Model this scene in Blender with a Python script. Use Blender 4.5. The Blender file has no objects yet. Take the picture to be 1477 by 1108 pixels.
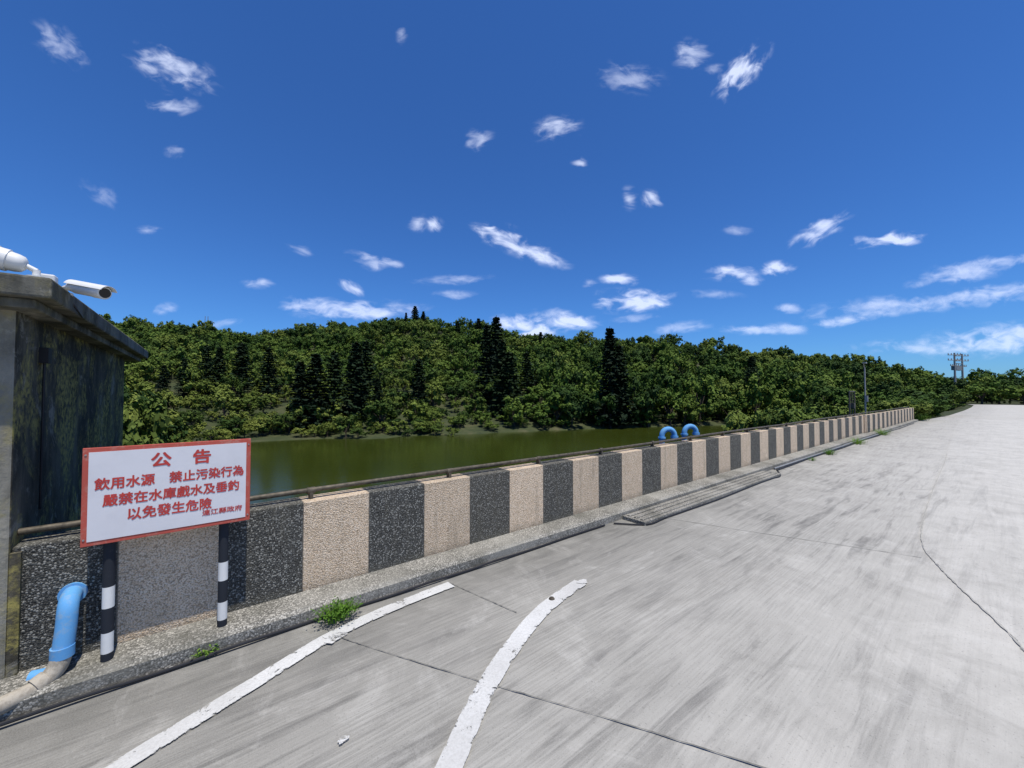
import bpy, bmesh, math, random
import numpy as np
from mathutils import Vector, Matrix
random.seed(7); rng=np.random.default_rng(7)
scene=bpy.context.scene
# ---------------------------------------------------------------- frame of reference
# world X runs along the dam parapet, world Y towards the reservoir, Z up, road at z=0
TH=math.radians(51.6); CF=math.cos(TH); SF=math.sin(TH)
EYE=1.7; FL=560.0
def W(fw,r): return (CF*fw+SF*r, SF*fw-CF*r)
def inv(x,y): return (CF*x+SF*y, SF*x-CF*y)
def bearing(px): return (px-738.5)/FL
def G(px,py,z=0.0):
    fw=(EYE-z)*FL/(py-568.0); return W(fw,bearing(px)*fw)
# ---------------------------------------------------------------- mesh builder
class MB:
    def __init__(s): s.v=[]; s.f=[]; s.m=[]
    def add(s,vs,fs,mi=0):
        o=len(s.v); s.v+= [tuple(v) for v in vs]; s.f+=[tuple(i+o for i in f) for f in fs]; s.m+=[mi]*len(fs)
    def box(s,x0,x1,y0,y1,z0,z1,mi=0,M=None):
        vs=[Vector((x,y,z)) for x in(x0,x1) for y in(y0,y1) for z in(z0,z1)]
        if M: vs=[M@v for v in vs]
        s.add(vs,[(0,1,3,2),(4,6,7,5),(0,4,5,1),(2,3,7,6),(0,2,6,4),(1,5,7,3)],mi)
    def tube(s,pts,r,n=14,mi=0,cap=True):
        pts=[Vector(p) for p in pts]; rr=r if isinstance(r,(list,tuple)) else [r]*len(pts)
        up=Vector((0,0,1)); vs=[]; prev=None
        for i,p in enumerate(pts):
            d=(pts[min(i+1,len(pts)-1)]-pts[max(i-1,0)]).normalized()
            if prev is None:
                a=up if abs(d.dot(up))<.9 else Vector((1,0,0)); u=d.cross(a).normalized()
            else: u=(prev-d*prev.dot(d)).normalized()
            prev=u; w=d.cross(u)
            for k in range(n):
                t=2*math.pi*k/n; vs.append(p+(u*math.cos(t)+w*math.sin(t))*rr[i])
        fs=[]
        for i in range(len(pts)-1):
            for k in range(n):
                fs.append((i*n+k,i*n+(k+1)%n,(i+1)*n+(k+1)%n,(i+1)*n+k))
        if cap: fs.append(tuple(range(n))[::-1]); fs.append(tuple((len(pts)-1)*n+k for k in range(n)))
        s.add(vs,fs,mi)
    def obj(s,name,mats,parent=None,smooth=False,bevel=0):
        me=bpy.data.meshes.new(name); me.from_pydata(s.v,[],s.f); me.update()
        for m in mats: me.materials.append(m)
        me.polygons.foreach_set('material_index',s.m)
        if smooth: me.polygons.foreach_set('use_smooth',[True]*len(me.polygons))
        bm=bmesh.new(); bm.from_mesh(me); bmesh.ops.recalc_face_normals(bm,faces=bm.faces); bm.to_mesh(me); bm.free()
        if smooth:
            try: me.set_sharp_from_angle(angle=math.radians(40))
            except Exception: pass
        o=bpy.data.objects.new(name,me); scene.collection.objects.link(o)
        if parent: o.parent=parent
        if bevel:
            b=o.modifiers.new('bev','BEVEL'); b.width=bevel; b.segments=2; b.limit_method='ANGLE'
        return o
def empty(name):
    o=bpy.data.objects.new(name,None); scene.collection.objects.link(o); return o
def catmull(P,n=8):
    P=[Vector(p) for p in P]; out=[]
    for i in range(len(P)-1):
        a=P[max(i-1,0)];b=P[i];c=P[i+1];d=P[min(i+2,len(P)-1)]
        for k in range(n):
            t=k/n; out.append(.5*((2*b)+(c-a)*t+(2*a-5*b+4*c-d)*t*t+(3*b-a-3*c+d)*t**3))
    out.append(P[-1]); return out
def ribbon(mb,P,w,z,mi=0,jit=0.0,n=10):
    P=catmull([(p[0],p[1],z) for p in P],n); vs=[];fs=[]
    for i,p in enumerate(P):
        d=(P[min(i+1,len(P)-1)]-P[max(i-1,0)]).normalized(); nn=Vector((-d.y,d.x,0))
        ww=w[0]+(w[1]-w[0])*i/(len(P)-1) if isinstance(w,tuple) else w
        vs+=[p+nn*(ww/2+random.uniform(-jit,jit)),p-nn*(ww/2+random.uniform(-jit,jit))]
        if i: fs.append((2*i-2,2*i-1,2*i+1,2*i))
    mb.add(vs,fs,mi)
# ---------------------------------------------------------------- node helpers
class NT:
    def __init__(s,name):
        s.mat=bpy.data.materials.new(name); s.mat.use_nodes=True; s.t=s.mat.node_tree; s.n=s.t.nodes; s.l=s.t.links
        s.b=s.n['Principled BSDF']; s.b.inputs['Roughness'].default_value=.85
        s.b.inputs['Specular IOR Level'].default_value=.3
    def node(s,typ,**k):
        n=s.n.new(typ)
        for a,b in k.items(): setattr(n,a,b)
        return n
    def put(s,sock,v):
        if isinstance(v,bpy.types.NodeSocket): s.l.new(v,sock)
        else: sock.default_value=v
    def pos(s): return s.node('ShaderNodeNewGeometry').outputs['Position']
    def mapping(s,vec,scale=(1,1,1),rot=(0,0,0),loc=(0,0,0)):
        m=s.node('ShaderNodeMapping'); s.put(m.inputs[0],vec); m.inputs['Scale'].default_value=scale; m.inputs['Rotation'].default_value=rot; m.inputs['Location'].default_value=loc
        return m.outputs[0]
    def noise(s,vec,scale,detail=4,rough=.55,dist=0):
        m=s.node('ShaderNodeTexNoise'); s.put(m.inputs['Vector'],vec); m.inputs['Scale'].default_value=scale; m.inputs['Detail'].default_value=detail; m.inputs['Roughness'].default_value=rough; m.inputs['Distortion'].default_value=dist
        return m.outputs['Fac']
    def voro(s,vec,scale,feature='F1'):
        m=s.node('ShaderNodeTexVoronoi',feature=feature); s.put(m.inputs['Vector'],vec); m.inputs['Scale'].default_value=scale
        return m
    def mr(s,v,a,b,c=0.,d=1.):
        m=s.node('ShaderNodeMapRange'); s.put(m.inputs[0],v)
        for i,x in enumerate((a,b,c,d)): m.inputs[i+1].default_value=x
        return m.outputs[0]
    def math(s,op,a,b=0.,c=None):
        m=s.node('ShaderNodeMath',operation=op); s.put(m.inputs[0],a); s.put(m.inputs[1],b)
        if c is not None: s.put(m.inputs[2],c)
        return m.outputs[0]
    def mix(s,f,a,b,blend='MIX'):
        m=s.node('ShaderNodeMix',data_type='RGBA',blend_type=blend); s.put(m.inputs[0],f)
        for i,x in ((6,a),(7,b)):
            if isinstance(x,tuple): x=(*x,1) if len(x)==3 else x
            s.put(m.inputs[i],x)
        return m.outputs[2]
    def ramp(s,v,stops):
        m=s.node('ShaderNodeValToRGB'); s.put(m.inputs[0],v); e=m.color_ramp.elements
        while len(e)<len(stops): e.new(.5)
        for k,(p,c) in enumerate(stops):
            e[k].position=p; e[k].color=(*c,1)
        return m.outputs[0]
    def color(s,c):
        if isinstance(c,tuple): c=(*c,1)
        s.put(s.b.inputs['Base Color'],c)
    def bump(s,h,strength=.4,dist=.01):
        m=s.node('ShaderNodeBump'); m.inputs['Strength'].default_value=strength; m.inputs['Distance'].default_value=dist
        s.put(m.inputs['Height'],h); s.l.new(m.outputs[0],s.b.inputs['Normal'])
    def xyz(s,v):
        m=s.node('ShaderNodeSeparateXYZ'); s.put(m.inputs[0],v); return m.outputs
def simple(name,c,rough=.6,var=.25,scale=12,metal=0,bump=.15):
    t=NT(name); p=t.pos(); n=t.noise(p,scale,6,.6)
    a=tuple(x*(1-var) for x in c); b=tuple(min(1,x*(1+var)) for x in c)
    t.color(t.mix(t.mr(n,.3,.7),a,b)); t.b.inputs['Roughness'].default_value=rough; t.b.inputs['Metallic'].default_value=metal
    t.bump(n,bump,.004); return t.mat
# concrete road
def mat_road(name,light=0.0):
    t=NT(name); p=t.pos(); X,Y,Z=t.xyz(p)
    big=t.noise(p,.55,6,.62,.5); mid=t.noise(p,2.2,9,.68,.8)
    fine=t.noise(p,150,3,.6)
    grad=t.math('ADD',Y,t.mr(big,.3,.7,-.9,.9))
    g=t.mr(grad,-.1,2.7)
    far=t.mr(X,4.5,12,1,.22); g=t.math('MULTIPLY',g,far)
    base=t.mix(g,(.46+light,.443+light,.395+light),(.235,.227,.200))
    base=t.mix(t.mr(mid,.42,.68,0,.42),base,(.28,.268,.235))
    bl=t.noise(t.mapping(p,(1,1,1),(0,0,0),(3,8,0)),1.0,8,.7,1.2); base=t.mix(t.mr(bl,.54,.64,0,.30),base,(.20,.19,.165))
    sc=t.noise(t.mapping(p,(.45,5.0,1),(0,0,.10)),1.5,8,.66,.7)
    sm=t.math('MULTIPLY',t.mr(sc,.50,.64),t.mr(Y,-.4,1.4,.08,1)); sm=t.math('MULTIPLY',sm,t.mr(big,.36,.54))
    sm=t.math('MULTIPLY',sm,t.mr(X,8,14,1,.35))
    base=t.mix(t.math('MULTIPLY',sm,.78),base,(.085,.082,.074))
    kb=t.math('MULTIPLY',t.mr(Y,2.45,3.15),t.mr(t.noise(p,3.2,7,.7,.5),.36,.58)); base=t.mix(t.math('MULTIPLY',kb,.6),base,(.085,.082,.07))
    pale=t.mr(t.noise(t.mapping(p,(1,1,1),(0,0,0),(9,3,1)),1.3,10,.74,1.0),.55,.66)
    base=t.mix(t.math('MULTIPLY',pale,.34),base,(.52,.505,.46))
    br=t.noise(t.mapping(p,(1.6,48,1),(0,0,-.45)),1.4,5,.6,.45)
    bm=t.math('MULTIPLY',t.mr(Y,.2,2.0,.04,.42),t.mr(bl,.36,.52,.35,1))
    base=t.mix(t.math('MULTIPLY',t.mr(br,.42,.60),bm),base,(.12,.115,.10))
    br2=t.noise(t.mapping(p,(.5,14,1),(0,0,.04)),1.2,7,.68,.3)
    base=t.mix(t.mr(br2,.50,.70,0,.16),base,(.24,.23,.20))
    sp=t.mr(t.noise(p,60,3,.6),.60,.70); base=t.mix(t.math('MULTIPLY',sp,.42),base,(.09,.088,.08))
    base=t.mix(t.mr(fine,.35,.65,0,.15),base,(.55,.54,.50))
    t.color(base); t.b.inputs['Roughness'].default_value=.9
    t.bump(t.math('ADD',t.math('MULTIPLY',br,.6),t.math('MULTIPLY',fine,.6)),.5,.005)
    return t.mat
ROAD=mat_road('road_concrete'); ROAD2=mat_road('newer_concrete',.025)
def pebble(t,p,dark,light,amt,sc=95):
    v=t.voro(p,sc); r=t.xyz(v.outputs['Color'])[0]
    v2=t.voro(p,sc*2.1); r2=t.xyz(v2.outputs['Color'])[1]
    k=t.mr(r,1-amt-.05,1-amt+.05); k2=t.mr(r2,.70,.78)
    c=t.mix(k,dark,light); c=t.mix(t.math('MULTIPLY',k2,.55),c,light)
    c=t.mix(t.mr(v.outputs['Distance'],.45,.75),c,tuple(x*.5 for x in dark))
    return c,v.outputs['Distance']
def mat_wall():
    t=NT('striped_pebble_render'); p=t.pos(); X,Y,Z=t.xyz(p)
    s=t.math('DIVIDE',t.math('SUBTRACT',X,.637),.525)
    fr=t.math('FRACT',t.math('DIVIDE',s,2.0))       # 0-.5 light, .5-1 dark
    isd=t.mr(fr,.4985,.5015)
    c1,d1=pebble(t,p,(.045,.045,.040),(.30,.295,.26),.22)
    c2,d2=pebble(t,p,(.74,.555,.37),(.85,.71,.54),.5,120)
    w=t.noise(p,6,6,.6); c2=t.mix(t.mr(w,.35,.75,0,.45),c2,(.54,.41,.27))
    c1=t.mix(t.mr(w,.4,.8,0,.25),c1,(.13,.13,.12))
    pv=t.math('FLOOR',s); wn=t.node('ShaderNodeTexWhiteNoise',noise_dimensions='1D'); t.l.new(pv,wn.inputs['W'])
    c=t.mix(isd,c2,c1)
    c=t.mix(t.mr(wn.outputs['Value'],0,1,0,.20),c,(.17,.145,.10))
    dz=t.math('ADD',Z,t.math('MULTIPLY',t.noise(p,9,5),.12))
    gr=t.math('MAXIMUM',t.mr(dz,.27,.16),t.math('MULTIPLY',t.mr(dz,.85,.91),.6))
    stv=t.mr(t.noise(t.mapping(p,(9,9,.9)),1.5,6),.54,.70)
    gr=t.math('MAXIMUM',t.math('MULTIPLY',gr,.55),t.math('MULTIPLY',stv,.30))
    c=t.mix(gr,c,(.12,.11,.08))
    fj=t.math('FRACT',s); e=t.math('MINIMUM',fj,t.math('SUBTRACT',1.0,fj)); j=t.mr(e,.006,.012,1,0)
    c=t.mix(t.math('MULTIPLY',j,.75),c,(.10,.095,.08))
    t.color(c); t.bump(t.math('SUBTRACT',t.math('MULTIPLY',d1,-1.0),j),.8,.006); return t.mat
WALL=mat_wall()
def mat_kerb():
    t=NT('kerb_aggregate'); p=t.pos(); c,d=pebble(t,p,(.17,.163,.14),(.42,.40,.35),.32)
    n=t.noise(p,3,7,.65); c=t.mix(t.mr(n,.47,.64,0,.65),c,(.10,.097,.078)); n2=t.noise(p,1.3,7,.65); c=t.mix(t.mr(n2,.46,.62,0,.5),c,(.36,.345,.30))
    t.color(c); t.bump(t.math('MULTIPLY',d,-1.0),.45,.003); return t.mat
KERB=mat_kerb()
def mat_hut(name,base,mould,yel,amt):
    t=NT(name); p=t.pos(); X,Y,Z=t.xyz(p)
    n=t.noise(t.mapping(p,(1.6,1.6,.7)),1.7,8,.65,.5); c=t.mix(t.mr(n,.5-amt*.25,.75-amt*.25),base,mould)
    c=t.mix(t.mr(t.noise(p,14,6,.7),.55,.75,0,.5),c,tuple(x*1.9 for x in base))
    dr=t.noise(t.mapping(p,(7,7,.35)),1.6,5,.6); c=t.mix(t.mr(dr,.52,.7,0,.75),c,mould)
    y=t.noise(t.mapping(p,(1,1,.8),(0,0,0),(4,7,2)),2.1,9,.72,.8); m=t.math('MULTIPLY',t.mr(y,.47,.57),t.mr(t.noise(p,24,4,.7),.40,.58))
    c=t.mix(t.math('MULTIPLY',m,yel),c,(.34,.29,.085))
    w=t.noise(t.mapping(p,(1,1,1),(0,0,0),(1,2,9)),3.0,9,.75,.6); c=t.mix(t.mr(w,.57,.64,0,.6),c,(.32,.30,.25))
    t.color(c); t.b.inputs['Roughness'].default_value=.95; t.bump(t.noise(p,22,8,.7),.6,.015); return t.mat
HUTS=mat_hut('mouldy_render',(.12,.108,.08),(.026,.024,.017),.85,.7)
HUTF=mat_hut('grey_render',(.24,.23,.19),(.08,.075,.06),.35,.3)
ROOFM=mat_hut('weathered_slab',(.20,.195,.165),(.045,.045,.036),.15,.5)
def mat_paint(name,c,wear=.5,dirt=(.3,.29,.27),lo=.5,sc=18):
    t=NT(name); p=t.pos(); n=t.noise(p,sc,8,.75,.3); k=t.mr(n,lo,lo+.12); n2=t.noise(p,3.5,5,.6)
    cc=t.mix(t.math('MULTIPLY',k,wear),c,dirt); cc=t.mix(t.mr(n2,.45,.75,0,.4),cc,tuple(x*.72 for x in c))
    t.color(cc); t.b.inputs['Roughness'].default_value=.75; t.bump(n,.25,.003); return t.mat
def mat_roadpaint():
    t=NT('worn_road_paint'); p=t.pos(); n=t.noise(p,9,9,.78,.6); n2=t.noise(p,70,4,.7); n3=t.noise(p,1.4,5,.6)
    c=t.mix(t.mr(n3,.4,.65),(.60,.60,.575),(.47,.465,.44)); c=t.mix(t.mr(n2,.42,.68,0,.45),c,(.33,.325,.30))
    t.color(c); t.b.inputs['Roughness'].default_value=.8; t.bump(n2,.3,.002)
    u=t.node('ShaderNodeAttribute',attribute_name='edge').outputs['Fac']      # 0 centre .. 1 edge of stripe
    thr=t.math('ADD',n,t.math('MULTIPLY',t.math('POWER',u,6.0),.10)); al=t.mr(thr,.585,.625,0,.92)
    tr=t.node('ShaderNodeBsdfTransparent'); ms=t.node('ShaderNodeMixShader'); t.l.new(al,ms.inputs[0]); t.l.new(t.b.outputs[0],ms.inputs[1]); t.l.new(tr.outputs[0],ms.inputs[2]); t.l.new(ms.outputs[0],t.n['Material Output'].inputs[0])
    return t.mat
PAINT=mat_roadpaint()
WHITE=mat_paint('painted_white',(.72,.72,.69),.5,lo=.60); BLACK=mat_paint('painted_black',(.018,.022,.03),.4,(.09,.09,.09),lo=.6)
SIGNW=mat_paint('sign_white',(.64,.635,.65),.22,(.5,.46,.42),lo=.60); SIGNR=mat_paint('sign_red',(.44,.085,.06),.55,(.46,.26,.20),lo=.52)
TEXTR=simple('lettering_red',(.46,.05,.04),.6,.15)
BLUE=mat_paint('blue_pipe',(.11,.33,.62),.6,(.26,.36,.44),lo=.50); PVC=mat_paint('grey_pvc',(.40,.36,.29),.6,(.20,.17,.13),lo=.46)
RUST=simple('weathered_steel_pipe',(.10,.085,.062),.6,.5,25,.3); CABLE=simple('black_cable',(.02,.02,.022),.5)
CAMW=simple('camera_housing_white',(.70,.70,.67),.35,.06); GLASSB=simple('lens_black',(.01,.01,.012),.1,.1)
JOINT=simple('joint_filler',(.17,.165,.145),.95,.4,30); SEAM=simple('faint_seam',(.33,.32,.285),.95,.25,20); STEEL=simple('galvanised_steel',(.28,.28,.27),.5,.2,20,.3)
POLEC=simple('pole_concrete',(.30,.29,.27),.85)
# ---------------------------------------------------------------- road
road=empty('road')
m=MB(); L=[(-60,3.25),(34.5,3.25),(46,2.6),(60,2.4),(75,2.4),(88,2.6),(96,3.5)]
R=[(-60,-14),(34,-14),(46,-14),(60,-13),(75,-11),(88,-8),(96,-4)]
NX=len(L)
m.add([(x,y,0) for x,y in L]+[(x,y,0) for x,y in R],[(i,i+NX,i+NX+1,i+1) for i in range(NX-1)])
m.obj('road_slab',[ROAD],road)
E=[G(x,y) for x,y in [(1560,1080),(1477,950),(1440,905),(1390,858),(1350,818),(1325,785),(1327,750),(1342,705),(1358,670),(1368,640),(1376,618),(1385,604)]]
E=[(p.x,p.y) for p in catmull([(a,b,0) for a,b in E],6)]
m=MB(); vs=[];fs=[]
for i,(x,y) in enumerate(E):
    vs+=[(x+random.uniform(-.012,.012),y+random.uniform(-.012,.012),.004),(x,-13.5,.004)]
    if i: fs.append((2*i-2,2*i-1,2*i+1,2*i))
m.add(vs,fs); m.obj('newer_slab',[ROAD2],road)
m=MB(); ribbon(m,E[:52],.010,.008,1,jit=.005,n=2)
for P in ([(490,913),(560,936),(690,975),(880,1030),(1130,1108)],[(650,838),(690,856),(745,880)]):
    ribbon(m,[G(x,y) for x,y in P],.006,.008,0,jit=.0025,n=16)
for P in ([(935,742),(1060,762),(1200,783),(1323,802)],[(1190,655),(1280,662),(1375,668)],[(1120,684),(1200,700),(1345,706)]):
    ribbon(m,[G(x,y) for x,y in P],.009,.008,1,jit=.003,n=14)
m.obj('slab_joints',[JOINT,SEAM],road)
V=[];F=[];EA=[]
def stripe(P,w,z):
    P=catmull([(*G(*q),z) for q in P],10); o=len(V); K=[-1,-.8,0,.8,1]
    for i,p in enumerate(P):
        d=(P[min(i+1,len(P)-1)]-P[max(i-1,0)]).normalized(); nn=Vector((-d.y,d.x,0))
        for k in K: V.append(tuple(p+nn*w/2*(k+(random.uniform(-.025,.025) if abs(k)==1 else 0)))); EA.append(abs(k))
        if i:
            for k in range(4): a=o+(i-1)*5+k; F.append((a,a+1,a+6,a+5))
stripe([(60,1170),(165,1108),(370,982),(480,915),(570,873),(652,841)],.112,.012)
stripe([(610,1170),(645,1108),(694,1000),(738,930),(785,875),(836,838)],.125,.012)
for (px,py,w) in [(500,1060,.035),(255,960,.025),(486,916,.10),(838,838,.07)]:
    x,y=G(px,py); k=13; o=len(V)
    for a in range(k): V.append((x+w*random.uniform(.45,1)*math.cos(a*2*math.pi/k),y+w*random.uniform(.35,.8)*math.sin(a*2*math.pi/k),.016)); EA.append(.9)
    F.append(tuple(range(o,o+k)))
me=bpy.data.meshes.new('lane_markings'); me.from_pydata(V,[],F); a=me.attributes.new('edge','FLOAT','POINT'); a.data.foreach_set('value',np.array(EA,np.float32)); me.materials.append(PAINT)
o=bpy.data.objects.new('lane_markings',me); scene.collection.objects.link(o); o.parent=road
x,y=G(795,862); m=MB(); m.tube([(x,y,.012),(x,y,.024)],[.026,.018],12); m.obj('survey_stud',[RUST],road)
# ---------------------------------------------------------------- parapet
wall=empty('parapet_wall'); m=MB()
WT=.826; X0=-.84; X1=20.9
m.box(X0,X1,3.5,3.72,-1.2,WT); m.obj('striped_parapet',[WALL],wall,bevel=.008)
m=MB(); m.box(21.0,34.5,3.42,3.64,-1.2,WT+.0); m.box(20.9,21.0,3.45,3.75,-1,WT+.03); m.obj('striped_parapet_far',[WALL],wall,bevel=.008)
kerb=empty('kerb'); m=MB()
prof=[(3.5,-.3),(3.5,.12),(3.27,.105),(3.235,.085),(3.225,-.3)]
xs=[X0-3.2]+list(np.arange(X0,34.5,.6))+[34.5]; vs=[];fs=[]
for x in xs:
    j=random.uniform(-.006,.006)
    for y,z in prof: vs.append((x,y+(j if y<3.4 else -.001),z))
for i in range(len(xs)-1):
    for k in range(4): fs.append((i*5+k,i*5+k+1,i*5+k+6,i*5+k+5))
m.add(vs,fs); m.obj('kerb_stone',[KERB],kerb)
dr=empty('drain_cover'); m=MB(); m.box(4.46,9.4,2.88,3.222,-.05,.052); 
for k in range(3): m.box(4.5,9.36,2.93+k*.10,2.975+k*.10,.052,.066)
m.obj('ribbed_slab',[KERB],dr,bevel=.008)
cab=empty('cable'); m=MB()
P=[(x,3.195+.012*math.sin(x*2.1)+random.uniform(-.008,.008),.016+ (.01 if random.random()<.2 else 0)) for x in np.arange(-1.2,4.3,.35)]
m.tube(catmull(P,4),.011,8); 
P=[(x,2.86+.015*math.sin(x*1.7),.016) for x in np.arange(4.5,9.6,.4)]; P=[(4.2,3.17,.016)]+P+[(9.9,3.1,.016)]
m.tube(catmull(P,4),.010,8)
P=[(x,3.13+.02*math.sin(x*1.1),.02) for x in np.arange(9.9,32,.6)]; m.tube(catmull(P,4),.014,8)
m.obj('conduit',[CABLE],cab,smooth=True)
m=MB(); m.tube([(10,3.19,.03),(16,3.19,.03),(16.2,3.18,.05),(24,3.19,.03)],.02,8); m.obj('grey_conduit',[STEEL],cab,smooth=True)
rail=empty('pipe_rail'); m=MB()
P=[(x,3.60,.893+.006*math.sin(x*.9)) for x in np.arange(-.84,34,.8)]; m.tube(P,.020,12)
P=[(x,3.665,.872+.004*math.sin(x*1.3+1)) for x in np.arange(-.84,34,.8)]; m.tube(P,.011,8)
for x in list(np.arange(-.6,34,1.28)):
    x+=random.uniform(-.08,.08)
    m.box(x-.014,x+.014,3.575,3.63,WT-.01,.88); m.tube([(x-.03,3.6,.893),(x+.03,3.6,.893)],.028,12)
m.obj('rail',[RUST],rail,smooth=True)
# ---------------------------------------------------------------- notice sign
sign=empty('notice_sign')
SX0,SX1,SZ0,SZ1,SY=-.545,.264,.8155,1.384,3.30
m=MB(); m.box(SX0,SX1,SY,SY+.012,SZ0,SZ1,0); m.obj('backing_panel',[SIGNR],sign,bevel=.003)
m=MB(); m.box(SX0+.026,SX1-.026,SY-.003,SY-.0005,SZ0+.026,SZ1-.026); m.obj('white_face',[SIGNW],sign)
m=MB()
for z in (SZ0+.1,SZ1-.1): m.box(SX0+.02,SX1-.02,SY+.012,SY+.026,z-.015,z+.015)
m.obj('back_bracket',[STEEL],sign)
m=MB()
for xx in (SX0+.013,SX1-.013):
    for zz_ in (SZ0+.04,SZ1-.04): m.tube([(xx,SY-.004,zz_),(xx,SY+.002,zz_)],.005,8)
m.obj('bolts',[STEEL],sign)
for i,px in enumerate((-.432,.121)):
    m=MB(); segs=[(.11,.155,1),(.155,.275,0),(.275,.42,1),(.42,.545,0),(.545,.68,1),(.68,1.3,1)]
    for a,b,c in segs: m.tube([(px,3.36,a),(px,3.36,b)],.028,20,c,cap=False)
    m.obj('post_%d'%(i+1),[WHITE,BLACK],sign,smooth=True)
def text(s,xc,zc,width,bold=.0016,sx=1.0):
    cu=bpy.data.curves.new('lettering','FONT'); cu.body=s; cu.size=1; cu.offset=0; cu.extrude=0
    o=bpy.data.objects.new('lettering',cu); scene.collection.objects.link(o)
    bpy.context.view_layer.update()
    me=bpy.data.meshes.new_from_object(o); bpy.data.objects.remove(o)
    vs=np.array([v.co[:] for v in me.vertices]) 
    if len(vs)==0: return
    mn=vs.min(0); mx=vs.max(0); k=width/(mx[0]-mn[0])
    F=[tuple(p.vertices) for p in me.polygons]
    X=xc+(vs[:,0]-(mn[0]+mx[0])/2)*k; Z=zc+(vs[:,1]-(mn[1]+mx[1])/2)*k*sx
    mb=MB()
    for q,(dx,dz) in enumerate([(-1,0),(1,0),(0,-1),(0,1),(-.7,.7),(.7,-.7),(.7,.7),(-.7,-.7)]):
        mb.add([(X[i]+dx*bold,SY-.0045-q*.00012,Z[i]+dz*bold) for i in range(len(vs))],F)
    me=bpy.data.meshes.new('lettering'); me.from_pydata(mb.v,[],mb.f); me.materials.append(TEXTR)
    o=bpy.data.objects.new('lettering',me); scene.collection.objects.link(o); o.parent=sign
text('公　告',-.105,SZ1-.098,.29,.0030,.95)
text('飲用水源　禁止污染行為',-.135,SZ1-.215,.715,.0019,1.12)
text('嚴禁在水庫戲水及垂釣',-.13,SZ1-.314,.655,.0019,1.12)
text('以免發生危險',-.15,SZ1-.412,.40,.0019,1.12)
text('連江縣政府',.11,SZ1-.472,.215,.0008,.9)
# ---------------------------------------------------------------- pump house
hut=empty('concrete_pump_house')
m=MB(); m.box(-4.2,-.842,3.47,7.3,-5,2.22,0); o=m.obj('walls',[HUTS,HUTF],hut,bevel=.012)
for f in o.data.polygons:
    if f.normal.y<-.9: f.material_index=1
m=MB(); m.box(-4.5,-.67,3.25,8.0,2.225,2.34); o=m.obj('roof_slab',[ROOFM],hut,bevel=.012)
m=MB(); m.box(-4.4,-.74,3.32,7.9,2.17,2.224); m.obj('drip_beam',[ROOFM],hut,bevel=.008)
m=MB(); m.box(-.842,-.80,3.474,3.498,-.1,.80); m.obj('corner_return',[HUTS],hut)
m=MB(); m.box(-2.6,-1.7,3.45,3.468,.05,1.95); m.obj('door',[STEEL],hut,bevel=.004)
m=MB(); m.tube([(-.825,3.9,1.9),(-.825,3.9,1.3),(-.825,3.9,.95)],.007,8); m.box(-.842,-.80,3.86,3.94,1.9,2.0); m.obj('cable_drop',[CABLE],hut)
# ---------------------------------------------------------------- cameras on roof
def cctv(base,aim,L,r,shade=True,name='security_camera'):
    e=empty(name); d=Vector(aim).normalized(); b=Vector(base)
    m=MB(); m.tube([b,b+Vector((0,0,.014))],.038,18); m.tube([b,b+Vector((0,0,.05))],.016,12)
    c=b+Vector((0,0,.05)); m.tube([b+Vector((0,0,.045)),c+d*.05+Vector((0,0,.012))],.014,10)
    q=c+d*.05+Vector((0,0,.01)); m.tube([q-d*.012,q,q+d*.02,q+d*.05,q+d*.052,q+d*L*.75,q+d*(L*.76),q+d*L,q+d*(L+.006)],[r*.45,r*.7,r*.8,r*.85,r*.97,r*.97,r*1.04,r*1.04,r*.94],26)
    m.obj('housing',[CAMW],e,smooth=True)
    m=MB(); m.tube([q+d*(L+.0062),q+d*(L+.009)],[r*.80,r*.76],22); m.obj('lens',[GLASSB],e)
    side=d.cross(Vector((0,0,1))).normalized(); u=side.cross(d)
    M=Matrix((( d.x,side.x,u.x,q.x),(d.y,side.y,u.y,q.y),(d.z,side.z,u.z,q.z),(0,0,0,1)))
    if shade:
        m=MB(); vs=[];fs=[];K=10
        for xx in (.01,L+.035):
            for k in range(K+1):
                a=math.radians(20+140*k/K)
                for rr in (1.14,1.22): vs.append(M@Vector((xx,math.cos(a)*r*rr,math.sin(a)*r*rr)))
        n2=2*(K+1)
        for k in range(K): fs+= [(2*k,2*k+2,n2+2*k+2,n2+2*k),(2*k+1,n2+2*k+1,n2+2*k+3,2*k+3),(2*k,2*k+1,2*k+3,2*k+2),(n2+2*k,n2+2*k+2,n2+2*k+3,n2+2*k+1)]
        fs+=[(0,n2,n2+1,1),(2*K,2*K+1,n2+2*K+1,n2+2*K)]
        m.add(vs,fs); m.obj('sunshade',[CAMW],e,smooth=True)
    return e
R3=Vector((SF,-CF,0)); F3=Vector((CF,SF,0))
cctv((-.70,3.66,2.322),R3*1-F3*.18+Vector((0,0,-.20)),.27,.038)
e=empty('junction_box'); m=MB(); m.box(-.80,-.72,3.55,3.63,2.342,2.42); m.obj('case',[CAMW],e,bevel=.008)
m=MB(); m.tube(catmull([(-.76,3.62,2.35),(-.70,3.7,2.33),(-.655,3.74,2.24),(-.66,3.9,2.22)],6),.006,6); m.obj('lead',[CABLE],e)
cctv((-.745,3.34,2.340),-R3*.75-F3*.62+Vector((0,0,.22)),.12,.062,False)
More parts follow.
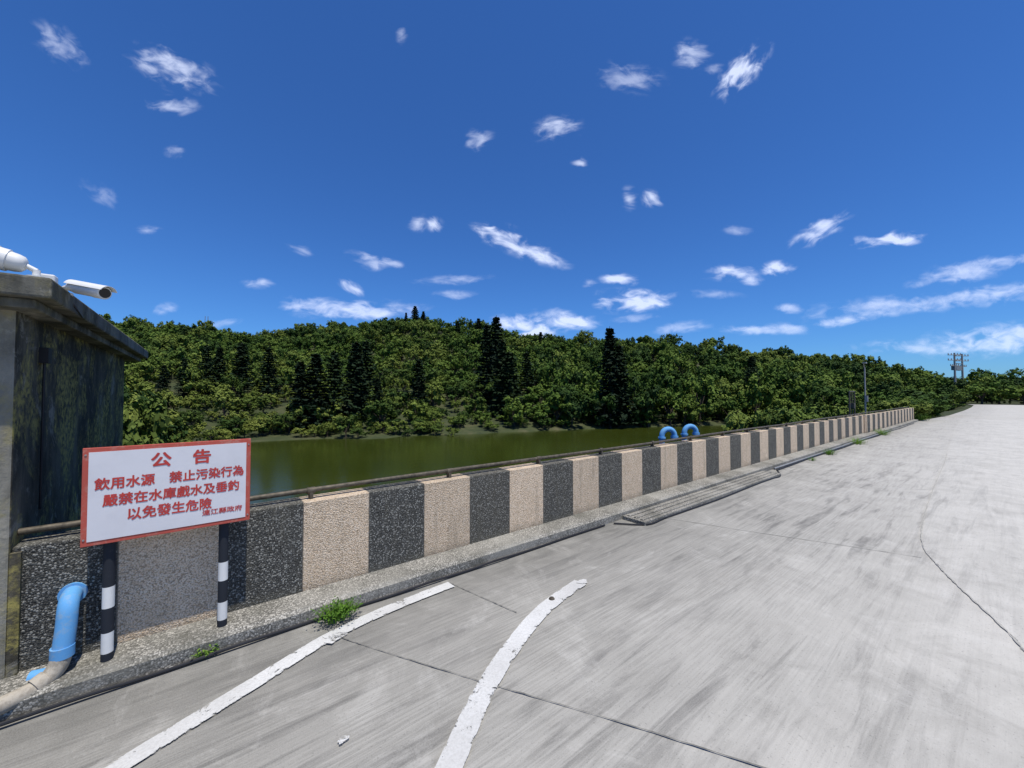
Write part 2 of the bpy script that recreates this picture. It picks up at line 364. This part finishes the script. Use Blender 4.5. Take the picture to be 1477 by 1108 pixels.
# ---------------------------------------------------------------- blue elbow pipe at wall
pipe=empty('drain_pipe'); m=MB()
P=catmull([(-.60,3.56,.50),(-.60,3.45,.50),(-.60,3.395,.46),(-.602,3.375,.36),(-.612,3.36,.22)],7); m.tube(P,.045,20,0)
P=catmull([(-.612,3.36,.225),(-.63,3.345,.15),(-.69,3.31,.095),(-.80,3.25,.085),(-1.0,3.18,.08),(-1.5,3.10,.08)],7); m.tube(P,.044,20,1)
m.tube([(-.6115,3.361,.20),(-.6115,3.361,.26)],.050,20,0); m.tube([(-.66,3.33,.117),(-.70,3.305,.098)],.050,20,1)
m.tube([(-.60,3.50,.50),(-.60,3.485,.50)],.062,20,0)
m.tube([(-.74,3.42,.10),(-.66,3.40,.10)],.040,14,0)
m.obj('elbow_run',[BLUE,PVC],pipe,smooth=True)
def vent(x,y,zt,w,r):
    e=empty('blue_vent_pipe'); m=MB(); d=Vector((.87,-.5,0)); b=Vector((x,y,0))
    P=[b-d*w/2+Vector((0,0,-.5)),b-d*w/2+Vector((0,0,zt-w/2-r-.02))]
    for k in range(0,15):
        a=math.pi-math.pi*k/14*1.05
        P.append(b+d*(w/2*math.cos(a))+Vector((0,0,zt-w/2-r+w/2*math.sin(a))))
    m.tube(P,r,18); q=P[-1]; dd=(P[-1]-P[-2]).normalized(); m.tube([q-dd*.02,q+dd*.03],r*1.4,18)
    q=P[1]; m.tube([q-Vector((0,0,.03)),q],r*1.4,18)
    m.obj('u_bend',[BLUE],e,smooth=True)
vent(7.0,4.0,1.07,.26,.05); vent(7.85,4.0,1.08,.26,.05)
g=empty('sluice_gate_frame'); m=MB()
for x in (24.0,25.0): m.tube([(x,4.5,-4.5),(x,4.5,1.8)],.035,8)
m.tube([(23.95,4.5,1.80),(25.05,4.5,1.80)],.035,8); m.tube([(24.5,4.5,.4),(24.5,4.5,1.8)],.02,8); m.box(24.35,24.65,4.4,4.6,1.0,1.25)
m.obj('steel_frame',[RUST],g)
def lpost(x,y,h):
    g=empty('lamp_post'); m=MB(); m.tube([(x,y,-4.5),(x,y,h)],[.045,.03],10); m.tube(catmull([(x,y,h-.05),(x-.2,y,h+.15),(x-.5,y-.1,h+.2)],5),.02,8); m.box(x-.75,x-.45,y-.17,y-.04,h+.16,h+.22)
    m.box(x-.07,x+.07,y-.1,y,1.3,1.6); m.obj('mast',[STEEL],g)
lpost(25.6,4.2,3.0)
def upole(fw,px,top,name='utility_pole'):
    e=empty(name); x,y=W(fw,bearing(px)*fw); m=MB(); m.tube([(x,y,-1),(x,y,top)],[.20,.13],10)
    for z,l in ((top-.4,1.25),(top-1.4,1.25),(top-2.5,.8)):
        m.tube([(x-l*SF,y+l*CF,z),(x+l*SF,y-l*CF,z)],.07,6)
        for k in (-1,-.5,.5,1): 
            q=(x+k*l*SF*.95,y-k*l*CF*.95); m.tube([(q[0],q[1],z),(q[0],q[1],z+.35)],[.09,.05],8)
    m.obj('pole',[POLEC],e); return (x,y)
a=upole(75,1378,9.6); b=upole(77,1389,9.6)
e=empty('transformer_platform'); m=MB(); m.box(0,1,0,1,0,1,0,Matrix(((b[0]-a[0],.5,0,a[0]),(b[1]-a[1],.5,0,a[1]),(0,0,.9,6.3),(0,0,0,1)))); m.tube([(a[0],a[1],7.6),(b[0],b[1],7.6)],.08,6); m.obj('transformer',[STEEL],e)
# ---------------------------------------------------------------- terrain
TAB=[(-300,20,470,120),(0,24,462,130),(180,26,462,140),(230,31,466,142),(300,38,472,145),(360,46,483,148),(400,47,479,150),(440,48,468,152),(520,49,468,155),(560,50,460,158),(597,52,451,160),(640,53,463,158),(690,55,466,152),(740,57,480,150),(800,60,484,145),(870,63,487,140),(940,66,486,135),(1000,68,493,130),(1050,70,499,128),(1100,71,503,125),(1150,68,505,122),(1200,58,513,120),(1260,50,521,116),(1330,42,531,110),(1370,40,538,105),(1400,40,545,100),(1477,40,550,100),(1800,40,551,100)]
TAp=np.array([t[0] for t in TAB],float); TAs=np.array([t[1] for t in TAB],float); TAy=np.array([t[2] for t in TAB],float); TAr=np.array([t[3] for t in TAB],float)
def sstep(a,b,x): 
    t=min(1,max(0,(x-a)/(b-a))); return t*t*(3-2*t)
def params(x,y):
    fw,r=inv(x,y); a=math.atan2(r,fw); ac=max(-1.08,min(1.08,a)); px=738.5+FL*math.tan(ac); px=max(-300,min(1800,px))
    d=math.hypot(fw,r)*math.cos(ac)
    ds=np.interp(px,TAp,TAs); dr=np.interp(px,TAp,TAr); yr=np.interp(px,TAp,TAy)
    return px,a,d,ds,dr,1.7+(568-yr)/FL*dr-3.9
def Y0(x): return 3.8 if x<60 else 3.8+(x-60)*.02
def terrain(x,y):
    px,a,d,ds,dr,zr=params(x,y)
    n=math.sin(x*.09+1)*math.cos(y*.07)*1.3+math.sin(x*.21+y*.17)*.6
    y0=Y0(x)
    if abs(a)>1.9: return -.08 if y<3.8 else max(-.3-(y-3.8)*.02,-.5)
    t=(d-ds)/(dr-ds)
    if t<=0: h=max(-7.5,-4+ (d-ds)*.5)
    elif t<1: h=-3.9+(zr+3.9)*(t**1.3)+n*min(1,t*4)*min(1,(1-t)*4+.2)
    else: h=max(0,zr-(d-dr)*.18)
    if y<y0:
        hb=-.08
        if d>80 and t>0: hb=-.08+(max(h,-.08)+.08)*sstep(80,110,d)
        return hb
    dy=y-y0
    if t<=0.02 or h<-.1: return max(h,-.12-dy*.9)
    return min(h,-.1+dy*.3)
NA,NR=300,150
rad=[0.0]+[1.2*(3000/1.2)**(k/(NR-1)) for k in range(NR)]
vs=[(0,0,-.08)];fs=[]
for i in range(1,len(rad)):
    for k in range(NA):
        an=2*math.pi*k/NA; x=rad[i]*math.cos(an); y=rad[i]*math.sin(an); vs.append((x,y,terrain(x,y)))
for k in range(NA): fs.append((0,1+k,1+(k+1)%NA))
for i in range(len(rad)-2):
    for k in range(NA):
        a=1+i*NA+k;b=1+i*NA+(k+1)%NA; fs.append((a,a+NA,b+NA,b))
t=NT('scrub_ground'); p=t.pos(); n=t.noise(p,.35,6,.7); c=t.ramp(n,[(.3,(.02,.03,.012)),(.5,(.040,.052,.016)),(.65,(.07,.07,.03)),(.8,(.12,.105,.06))]); t.color(c); t.bump(t.noise(p,6,4,.7),.8,.05)
m=MB(); m.add(vs,fs); m.obj('terrain',[t.mat],smooth=True)
# water
t=NT('reservoir_water'); p=t.pos()
n1=t.noise(t.mapping(p,(1,1.6,1),(0,0,.5)),1.6,4,.6); n2=t.noise(p,.06,3,.6)
t.color(t.mix(t.mr(n2,.35,.65),(.026,.036,.005),(.036,.047,.007))); t.b.inputs['Roughness'].default_value=.14; t.b.inputs['IOR'].default_value=1.33; t.b.inputs['Specular IOR Level'].default_value=.35
t.bump(n1,.25,.05)
m=MB(); m.add([(-120,4.5,-4),(140,4.5,-4),(140,130,-4),(-120,130,-4)],[(0,1,2,3)]); m.obj('water',[t.mat])
# ---------------------------------------------------------------- foliage
def mat_leaf(name,dark,mid,bright,yellow=None,trans=0):
    t=NT(name); p=t.pos(); oi=t.node('ShaderNodeObjectInfo').outputs['Random']
    at=t.node('ShaderNodeAttribute',attribute_name='tint').outputs['Fac']
    v=t.math('ADD',t.math('MULTIPLY',oi,.66),t.math('MULTIPLY',at,.34))
    c=t.ramp(v,[(.12,dark),(.50,mid),(.90,bright)])
    if yellow:
        big=t.noise(p,.05,1,.6); X,Y,Z=t.xyz(p)
        lowleft=t.math('MULTIPLY',t.mr(Z,9,0),t.mr(X,34,10))
        k=t.math('MAXIMUM',t.math('MULTIPLY',t.mr(big,.47,.62),.55),t.math('MULTIPLY',lowleft,.85))
        k=t.math('MULTIPLY',k,t.mr(oi,.10,.6)); c=t.mix(k,c,yellow)
    t.color(c); t.b.inputs['Roughness'].default_value=.75; t.b.inputs['Specular IOR Level'].default_value=.12
    if trans:
        tr=t.node('ShaderNodeBsdfTranslucent'); t.l.new(c,tr.inputs['Color'])
        ms=t.node('ShaderNodeMixShader'); ms.inputs[0].default_value=trans; t.l.new(t.b.outputs[0],ms.inputs[1]); t.l.new(tr.outputs[0],ms.inputs[2]); t.l.new(ms.outputs[0],t.n['Material Output'].inputs[0])
    return t.mat
LEAF=mat_leaf('broad_leaf',(.020,.043,.010),(.062,.112,.017),(.120,.175,.028),(.185,.215,.042))
CONL=mat_leaf('conifer_needle',(.006,.015,.007),(.012,.026,.011),(.022,.041,.014))
GRASS=mat_leaf('grass_leaf',(.06,.13,.02),(.12,.24,.03),(.20,.32,.05),None,.3)
BARK=simple('bark',(.07,.055,.04),.9,.3)
def leaves(pos,nrm,size,asp=1.6):
    n=len(pos); ref=rng.normal(size=(n,3)); u=np.cross(nrm,ref); u/=np.linalg.norm(u,axis=1)[:,None]+1e-9; v=np.cross(nrm,u)
    s=size[:,None]; q=np.stack([pos-u*s*asp*.5,pos-v*s*.5+u*s*.1,pos+u*s*asp*.5,pos+v*s*.5+u*s*.1],1); return q
def build_plant(name,quads,tints,mat,trunk=None):
    nv=len(quads)*4; V=quads.reshape(-1,3); mb=trunk or MB(); tv=len(mb.v); tf=len(mb.f)
    me=bpy.data.meshes.new(name)
    me.from_pydata([tuple(v) for v in V]+mb.v,[],[tuple(range(4*i,4*i+4)) for i in range(len(quads))]+[tuple(x+nv for x in f) for f in mb.f])
    me.materials.append(mat); me.materials.append(BARK)
    me.polygons.foreach_set('material_index',[0]*len(quads)+[1]*tf)
    a=me.attributes.new('tint','FLOAT','POINT'); a.data.foreach_set('value',np.concatenate([np.repeat(tints,4),np.zeros(tv)]).astype(np.float32))
    me.update(); return me
def crown(seed,lobes=7,clumps=75,per=42,ls=.05,low=.12,spread=.27):
    r=np.random.default_rng(seed); 
    LC=[np.array([0,0,.64])]; LR=[.27]
    for k in range(lobes):
        a=k*2*math.pi/lobes+r.uniform(-.5,.5); z=r.uniform(low+.2,.82); rr=spread*(1.05-.6*abs(z-.5))*r.uniform(.8,1.15); LC.append(np.array([math.cos(a)*rr,math.sin(a)*rr,z])); LR.append(r.uniform(.12,.23))
    Q=[];T=[]
    for k in range(clumps):
        j=r.integers(len(LC)); d=r.normal(size=3); d[2]=d[2]*.9+.15; d/=np.linalg.norm(d); c=LC[j]+d*LR[j]*r.uniform(.6,1.12)
        cr=r.uniform(.04,.095); n=int(per*r.uniform(.6,1.3)); dd=r.normal(size=(n,3)); dd/=np.linalg.norm(dd,axis=1)[:,None]
        pos=c+dd*cr*r.uniform(.4,1.15,(n,1)); pos[:,2]=np.maximum(pos[:,2],.02)
        nr=dd*.7+d*.6+r.normal(size=(n,3))*.38+np.array([0,0,.3]); nr/=np.linalg.norm(nr,axis=1)[:,None]
        Q.append(leaves(pos,nr,ls*r.uniform(.5,1.25,n))); T.append(np.full(n,r.uniform(0,1)*.7)+r.uniform(0,.3,n))
    tr=MB(); tr.tube([(0,0,-.15),(.01,0,.2),(0,.01,.5)],[.03,.022,.012],7)
    for c in LC[1:]: tr.tube([(0,0,.22),tuple(c*.5+np.array([0,0,.15])),tuple(c)],[.014,.009,.004],5)
    return build_plant('crown',np.concatenate(Q),np.concatenate(T),LEAF,tr)
def conifer(seed,tiers=26,rad=.17):
    r=np.random.default_rng(seed); Q=[];T=[]; tr=MB(); tr.tube([(0,0,-.1),(0,0,.5),(0,0,1)],[.014,.009,.002],7)
    for k in range(tiers):
        z=.06+.93*k/tiers; R=rad*(1-z)**.85*r.uniform(.75,1.15)+.006; nb=9
        for b in range(nb):
            a=b*2*math.pi/nb+r.uniform(-.3,.3)+k; Rb=R*r.uniform(.65,1.2); n=10
            f=np.sqrt(r.uniform(.03,1,n)); pos=np.stack([np.cos(a)*f*Rb,np.sin(a)*f*Rb,z+.03*f*f-.018*f+r.normal(size=n)*.003],1)
            pos[:,:2]+=r.normal(size=(n,2))*.008
            nr=np.stack([r.normal(size=n)*.4+np.cos(a)*.3,r.normal(size=n)*.4+np.sin(a)*.3,np.ones(n)*.7],1); nr/=np.linalg.norm(nr,axis=1)[:,None]
            Q.append(leaves(pos,nr,.024*r.uniform(.7,1.3,n),2.0)); T.append(r.uniform(0,1,n))
    return build_plant('conifer',np.concatenate(Q),np.concatenate(T),CONL,tr)
col=bpy.data.collections.new('tree_prototypes')
protos=[crown(11,7,74,34,.050),crown(12,5,66,34,.052),crown(13,9,80,32,.048,.12,.32),crown(14,6,66,34,.052,.0),crown(15,8,72,32,.049,.0,.33),crown(16,4,56,34,.048,.25,.22)]
for i,me in enumerate(protos):
    o=bpy.data.objects.new('proto_%02d'%i,me); col.objects.link(o)
def scatter(name,items):
    me=bpy.data.meshes.new(name); me.from_pydata([i[0] for i in items],[],[]) 
    a=me.attributes.new('isc','FLOAT_VECTOR','POINT'); a.data.foreach_set('vector',np.array([i[1] for i in items],np.float32).ravel())
    a=me.attributes.new('irot','FLOAT_VECTOR','POINT'); a.data.foreach_set('vector',np.array([i[2] for i in items],np.float32).ravel())
    a=me.attributes.new('iidx','INT','POINT'); a.data.foreach_set('value',np.array([i[3] for i in items],np.int32))
    o=bpy.data.objects.new(name,me); scene.collection.objects.link(o)
    ng=bpy.data.node_groups.new(name,'GeometryNodeTree'); ng.interface.new_socket('Geometry',in_out='INPUT',socket_type='NodeSocketGeometry'); ng.interface.new_socket('Geometry',in_out='OUTPUT',socket_type='NodeSocketGeometry')
    N=ng.nodes;Lk=ng.links; gi=N.new('NodeGroupInput'); go=N.new('NodeGroupOutput'); ci=N.new('GeometryNodeCollectionInfo'); ci.inputs['Collection'].default_value=col; ci.inputs['Separate Children'].default_value=True; ci.inputs['Reset Children'].default_value=True
    ip=N.new('GeometryNodeInstanceOnPoints'); ip.inputs['Pick Instance'].default_value=True
    def na(nm,ty): 
        x=N.new('GeometryNodeInputNamedAttribute'); x.data_type=ty; x.inputs['Name'].default_value=nm; return x.outputs['Attribute']
    Lk.new(gi.outputs[0],ip.inputs['Points']); Lk.new(ci.outputs[0],ip.inputs['Instance']); Lk.new(na('iidx','INT'),ip.inputs['Instance Index'])
    Lk.new(na('irot','FLOAT_VECTOR'),ip.inputs['Rotation']); Lk.new(na('isc','FLOAT_VECTOR'),ip.inputs['Scale']); Lk.new(ip.outputs[0],go.inputs[0])
    md=o.modifiers.new('scatter','NODES'); md.node_group=ng; return o
items=[]
def put(x,y,w,h,idx,dz=-.2): items.append(((x,y,terrain(x,y)+dz),(w,w*random.uniform(.9,1.1),h),(random.uniform(-.08,.08),random.uniform(-.08,.08),random.uniform(0,6.28)),idx))
sp=3.35
for gx in np.arange(-170,235,sp):
    for gy in np.arange(-90,235,sp):
        x=gx+random.uniform(-1.8,1.8); y=gy+random.uniform(-1.8,1.8)
        px,a,d,ds,dr,zr=params(x,y)
        if abs(a)>1.12 or d>dr*1.08: continue
        y0=Y0(x)
        if y<y0+1:
            if d<60 or x<84: continue
        if d<ds+.6: continue
        if y<9 and x<34: continue
        t_=(d-ds)/(dr-ds); big=sstep(650,820,px)*(1-sstep(1150,1300,px))
        base=2.3+2.4*min(1,t_*2.0)+big*3.8*(1-min(1,t_*1.6))
        if px>1300: base=3.4
        h=base*random.choice([.6,.75,.9,1,1.1,1.3,1.5])*random.uniform(.9,1.1); 
        if d>dr*.9: h=random.choice([3.0,3.8,4.4,5.2,6.2])*random.uniform(.8,1.15)
        w=h*random.uniform(.9,1.5) if h<4.5 else h*random.uniform(.75,1.15)
        w=min(w,6.5)
        if d>105 and random.random()<.10: continue
        put(x,y,w,h,random.choice([0,1,2,3,4,5]) )
        if d<ds+12:
            for _ in range(2):
                xx=x+random.uniform(-2,2); yy=y+random.uniform(-2,2)
                if params(xx,yy)[2]>ds+.1 and yy>9: put(xx,yy,random.uniform(1.6,2.8),random.uniform(.9,1.9),random.choice([3,4]),-.1)
scatter('hillside_forest',items)
items=[]
for _ in range(110):
    x=random.uniform(35.5,54); y=random.uniform(3.6,12); put(x,y,random.uniform(1.8,3.0),random.uniform(1.2,2.0)+ (y-3.6)*.25,random.choice([3,4]))
for _ in range(70):
    x=random.uniform(54,90); y=random.uniform(3.8,12); put(x,y,random.uniform(2.4,3.6),random.uniform(1.8,3.0)+(y-3.6)*.25,random.choice([3,4]))
for _ in range(40):
    x=random.uniform(20,36); y=random.uniform(5.5,9); items.append(((x,y,-2.0),(2.2,2.2,random.uniform(2.2,3.1)),(0,0,random.uniform(0,6)),random.choice([3,4])))
scatter('roadside_bushes',items)
items=[]
for _ in range(80):
    px=random.uniform(150,235); fw=random.uniform(17,30); x,y=W(fw,bearing(px)*fw); h=random.uniform(2.0,3.9)
    items.append(((x,y,-3.6),(h*.85,h*.85,h+ (1.8 if px<205 else 0)),(0,0,random.uniform(0,6)),random.choice([0,3,4])))
scatter('bank_thicket',items)
# Norfolk pines
pm=[conifer(21),conifer(22,24,.19),conifer(23,28,.15)]
for i,(px,yt,fw) in enumerate([(265,516,60),(297,496,63),(316,500,65),(348,494,66),(387,500,68),(433,520,54),(455,508,55),(482,505,57),(513,492,59),(527,490,62),(604,516,68),(545,545,60),(702,466,74),(716,454,80),(724,490,68),(735,506,66),(760,506,72),(880,470,64.5),(893,496,65.5),(236,525,56),(1085,512,80),(660,462,140),(598,440,150),(585,450,150),(610,448,150),(690,458,130),(780,478,130)]):
    x,y=W(fw,bearing(px)*fw); zt=1.7+(568-yt)/FL*fw; zb=terrain(x,y)-.3; h=zt-zb
    o=bpy.data.objects.new('norfolk_pine' if i==0 else 'norfolk_pine.%03d'%i,pm[i%3]); scene.collection.objects.link(o); o.location=(x,y,zb); w=min(h*1.15,11+h*.2)*random.uniform(1.05,1.4); o.scale=(w,w,h); o.rotation_euler=(0,0,random.uniform(0,6))
# hill tower
x,y=W(150,bearing(296)*150); z=terrain(x,y); tw=empty('radio_mast'); m=MB()
for dx in(-.7,.7):
    for dy in(-.7,.7): m.tube([(x+dx,y+dy,z),(x+dx*.6,y+dy*.6,1.7+112/FL*150)],.1,5)
for k in range(6): m.box(x-.8,x+.8,y-.8,y+.8,z+1+k*1.0,z+1.15+k*1.0)
m.obj('lattice',[STEEL],tw)
# tufts on the kerb
def tuft(px,py,z,n,h,spread,name='weed_tuft'):
    x,y=G(px,py,z); T=[]; Q=[]
    for k in range(n):
        a=random.uniform(0,6.28); r0=random.uniform(0,spread); b=Vector((x+math.cos(a)*r0,y+math.sin(a)*r0*.6,z)); L=h*random.uniform(.5,1.1); d=Vector((math.cos(a),math.sin(a),0)); s=Vector((-d.y,d.x,0))*random.uniform(.002,.005)
        lean=random.uniform(.2,1.0)
        for q in range(3):
            f0=q/3; f1=(q+1)/3
            p0=b+d*lean*L*f0**1.6+Vector((0,0,L*f0*(1-.35*lean*f0))); p1=b+d*lean*L*f1**1.6+Vector((0,0,L*f1*(1-.35*lean*f1)))
            w0=1.3-f0;w1=1.3-f1-.25
            Q.append([p0-s*w0,p0+s*w0,p1+s*w1,p1-s*w1]); T.append(random.random())
            if q and random.random()<.7:
                e=(d*random.uniform(-1,1)+Vector((random.uniform(-1,1),random.uniform(-1,1),random.uniform(0,.8)))).normalized()*.022; f=s.normalized()*.007
                Q.append([p1,p1+e*.5+f,p1+e,p1+e*.5-f]); T.append(random.random())
    me=build_plant(name,np.array([[tuple(v) for v in q] for q in Q]),np.array(T),GRASS)
    o=bpy.data.objects.new(name,me); scene.collection.objects.link(o)
tuft(490,886,.03,280,.10,.13); tuft(306,940,.0,70,.07,.045); tuft(42,955,.1,60,.1,.04)
for px,py,n,h,s in [(1195,655,160,.16,.25),(1235,640,200,.25,.4),(1270,627,200,.3,.5),(1322,606,260,.5,1.0),(1170,664,60,.1,.12)]: tuft(px,py,0,n,h,s)
# ---------------------------------------------------------------- sky + sun
EL=math.radians(73)
w=bpy.data.worlds.new('World'); scene.world=w; w.use_nodes=True; T=NT.__new__(NT); T.t=w.node_tree; T.n=w.node_tree.nodes; T.l=w.node_tree.links
bg=T.n['Background']; sk=T.node('ShaderNodeTexSky',sky_type='NISHITA'); sk.sun_disc=False; sk.sun_elevation=EL; sk.sun_rotation=math.pi; sk.air_density=1.0; sk.dust_density=.2; sk.ozone_density=3.0; sk.altitude=0
tint=T.mix(1.0,sk.outputs[0],(.36,.74,1.30),'MULTIPLY')
T.l.new(tint,bg.inputs['Color']); bg.inputs['Strength'].default_value=.10
# clouds: thin sheets at 600 m altitude
CL=[(72,52,30,12,-35,.3),(240,88,42,14,-22,.5),(237,143,26,8,0,.4),(575,35,6,8,0,.35),(912,102,32,12,-8,.3),(1005,68,18,13,0,.4),(1078,92,34,11,50,.85),(805,178,22,10,10,.5),(688,195,15,9,20,.4),(840,231,9,5,0,.5),(910,282,8,9,0,.45),(943,283,10,7,-30,.6),(722,337,26,9,-15,.8),(762,358,36,8,-20,.7),(1190,327,30,8,28,.6),(1285,343,34,6,5,.9),(1127,388,15,7,0,.9),(1060,392,28,6,0,.65),(895,402,18,5,0,.75),(915,433,42,9,0,.75),(600,318,10,7,0,.45),(626,320,8,7,-50,.6),(540,375,28,7,-10,.45),(505,413,13,5,-35,.65),(440,440,28,7,0,.45),(520,447,56,8,0,.6),(760,472,42,10,0,.85),(820,463,30,6,0,.75),(1390,392,34,8,5,.4),(1100,475,40,4,0,.45),(1038,90,12,5,0,.22),(245,212,10,5,0,.28),(140,275,22,8,-30,.2),(210,330,12,4,0,.28),(370,408,15,4,0,.45),(240,445,15,5,0,.3),(1215,462,32,5,5,.5),(1430,380,66,6,10,.35),(1440,425,76,8,6,.42),(1300,440,86,8,5,.33),(1450,490,80,12,4,.5),(1330,500,60,6,0,.35),(1060,330,16,4,0,.25),(430,358,13,4,-20,.28),(655,425,24,4,0,.3),(800,450,20,4,0,.35),(1085,403,11,4,0,.5),(1140,445,13,4,0,.4),(850,408,9,4,0,.3)]
rc=random.Random(3)
for _ in range(9): CL.append((rc.uniform(300,1470),rc.uniform(400,480),rc.uniform(12,40),rc.uniform(3,5),rc.uniform(-12,10),rc.uniform(.15,.3)))
H=600.0; V=[];F=[];UV=[];NC=[];ST=[]
fwd=Vector((CF,SF,0)); R_=Vector((SF,-CF,0)); U_=Vector((0,0,1))
for ci_,(px,py,sx,sy,an,st) in enumerate(CL):
    ca,sa=math.cos(math.radians(an)),math.sin(math.radians(an)); o0=len(V); K=8; sx*=2.1; sy*=2.6; py=min(py,538-sy)
    for i in range(K+1):
        for j in range(K+1):
            u=-1+2*i/K; v=-1+2*j/K; dx=u*sx*ca-v*sy*sa; dy=-(u*sx*sa+v*sy*ca)
            d=fwd+R_*bearing(px+dx)+U_*max(.04,(568-(py+dy))/FL); d=d*((H+ci_*1.5)/d.z)
            V.append(tuple(d)); UV.append((u,v,0)); NC.append((u*sx/60+ci_*7.3,v*sy/30,ci_*3.1)); ST.append(st)
    for i in range(K):
        for j in range(K): a=o0+i*(K+1)+j; F.append((a,a+1,a+K+2,a+K+1))
me=bpy.data.meshes.new('clouds'); me.from_pydata(V,[],F)
for nm,dat in (('cuv',UV),('cn',NC)):
    a=me.attributes.new(nm,'FLOAT_VECTOR','POINT'); a.data.foreach_set('vector',np.array(dat,np.float32).ravel())
a=me.attributes.new('cst','FLOAT','POINT'); a.data.foreach_set('value',np.array(ST,np.float32))
t=NT('thin_cloud'); t.n.remove(t.b)
def attr(nm): return t.node('ShaderNodeAttribute',attribute_name=nm)
cn=attr('cn').outputs['Vector']; cu=attr('cuv').outputs['Vector']; st=attr('cst').outputs['Fac']
nz=t.node('ShaderNodeTexNoise'); t.l.new(cn,nz.inputs['Vector']); nz.inputs['Scale'].default_value=1.3; nz.inputs['Detail'].default_value=3
def vm(op,a,b=None):
    n=t.node('ShaderNodeVectorMath',operation=op); t.put(n.inputs[0],a)
    if b is not None:
        if op=='SCALE': n.inputs['Scale'].default_value=b
        else: t.put(n.inputs[1],b)
    return n.outputs['Value'] if op in('DOT_PRODUCT','LENGTH') else n.outputs['Vector']
wv=vm('MULTIPLY',vm('SUBTRACT',nz.outputs['Color'],(.5,.5,.5)),(1.7,1.7,0)); le=vm('LENGTH',vm('ADD',cu,wv))
edge=t.mr(vm('LENGTH',cu),.98,.5)
f=t.noise(cn,2.0,7,.55,.6)
dens=t.math('SUBTRACT',t.math('MULTIPLY',f,1.7),t.math('MULTIPLY',le,.85))   # fbm eroded by distance from the core
al=t.node('ShaderNodeMapRange',interpolation_type='SMOOTHSTEP'); t.l.new(dens,al.inputs[0]); al.inputs[1].default_value=.10; al.inputs[2].default_value=1.05; al=al.outputs[0]
al=t.math('MINIMUM',t.math('MULTIPLY',t.math('MULTIPLY',al,edge),t.math('MULTIPLY',st,1.2)),.72)
tr=t.node('ShaderNodeBsdfTransparent'); tl=t.node('ShaderNodeBsdfTranslucent'); tl.inputs['Color'].default_value=(.62,.66,.72,1)
ms=t.node('ShaderNodeMixShader'); t.l.new(al,ms.inputs[0]); t.l.new(tr.outputs[0],ms.inputs[1]); t.l.new(tl.outputs[0],ms.inputs[2]); t.l.new(ms.outputs[0],t.n['Material Output'].inputs[0])
me.materials.append(t.mat); o=bpy.data.objects.new('clouds',me); scene.collection.objects.link(o)
sl=bpy.data.lights.new('sun','SUN'); sl.energy=5.0; sl.angle=math.radians(.53); sl.color=(1,.95,.87)
so=bpy.data.objects.new('sun',sl); scene.collection.objects.link(so); tos=Vector((-.0,-math.cos(EL),math.sin(EL))); so.rotation_euler=tos.to_track_quat('Z','Y').to_euler(); so.location=(0,-20,60)
# ---------------------------------------------------------------- camera
cd=bpy.data.cameras.new('camera'); cd.sensor_width=36; cd.lens=FL/1477*36; cd.clip_end=60000; cd.clip_start=.05
co=bpy.data.objects.new('camera',cd); scene.collection.objects.link(co); co.location=(0,0,EYE); co.rotation_euler=(math.radians(91.43),0,TH-math.pi/2); scene.camera=co
scene.view_settings.view_transform='Standard'; scene.view_settings.look='None'; scene.view_settings.exposure=0
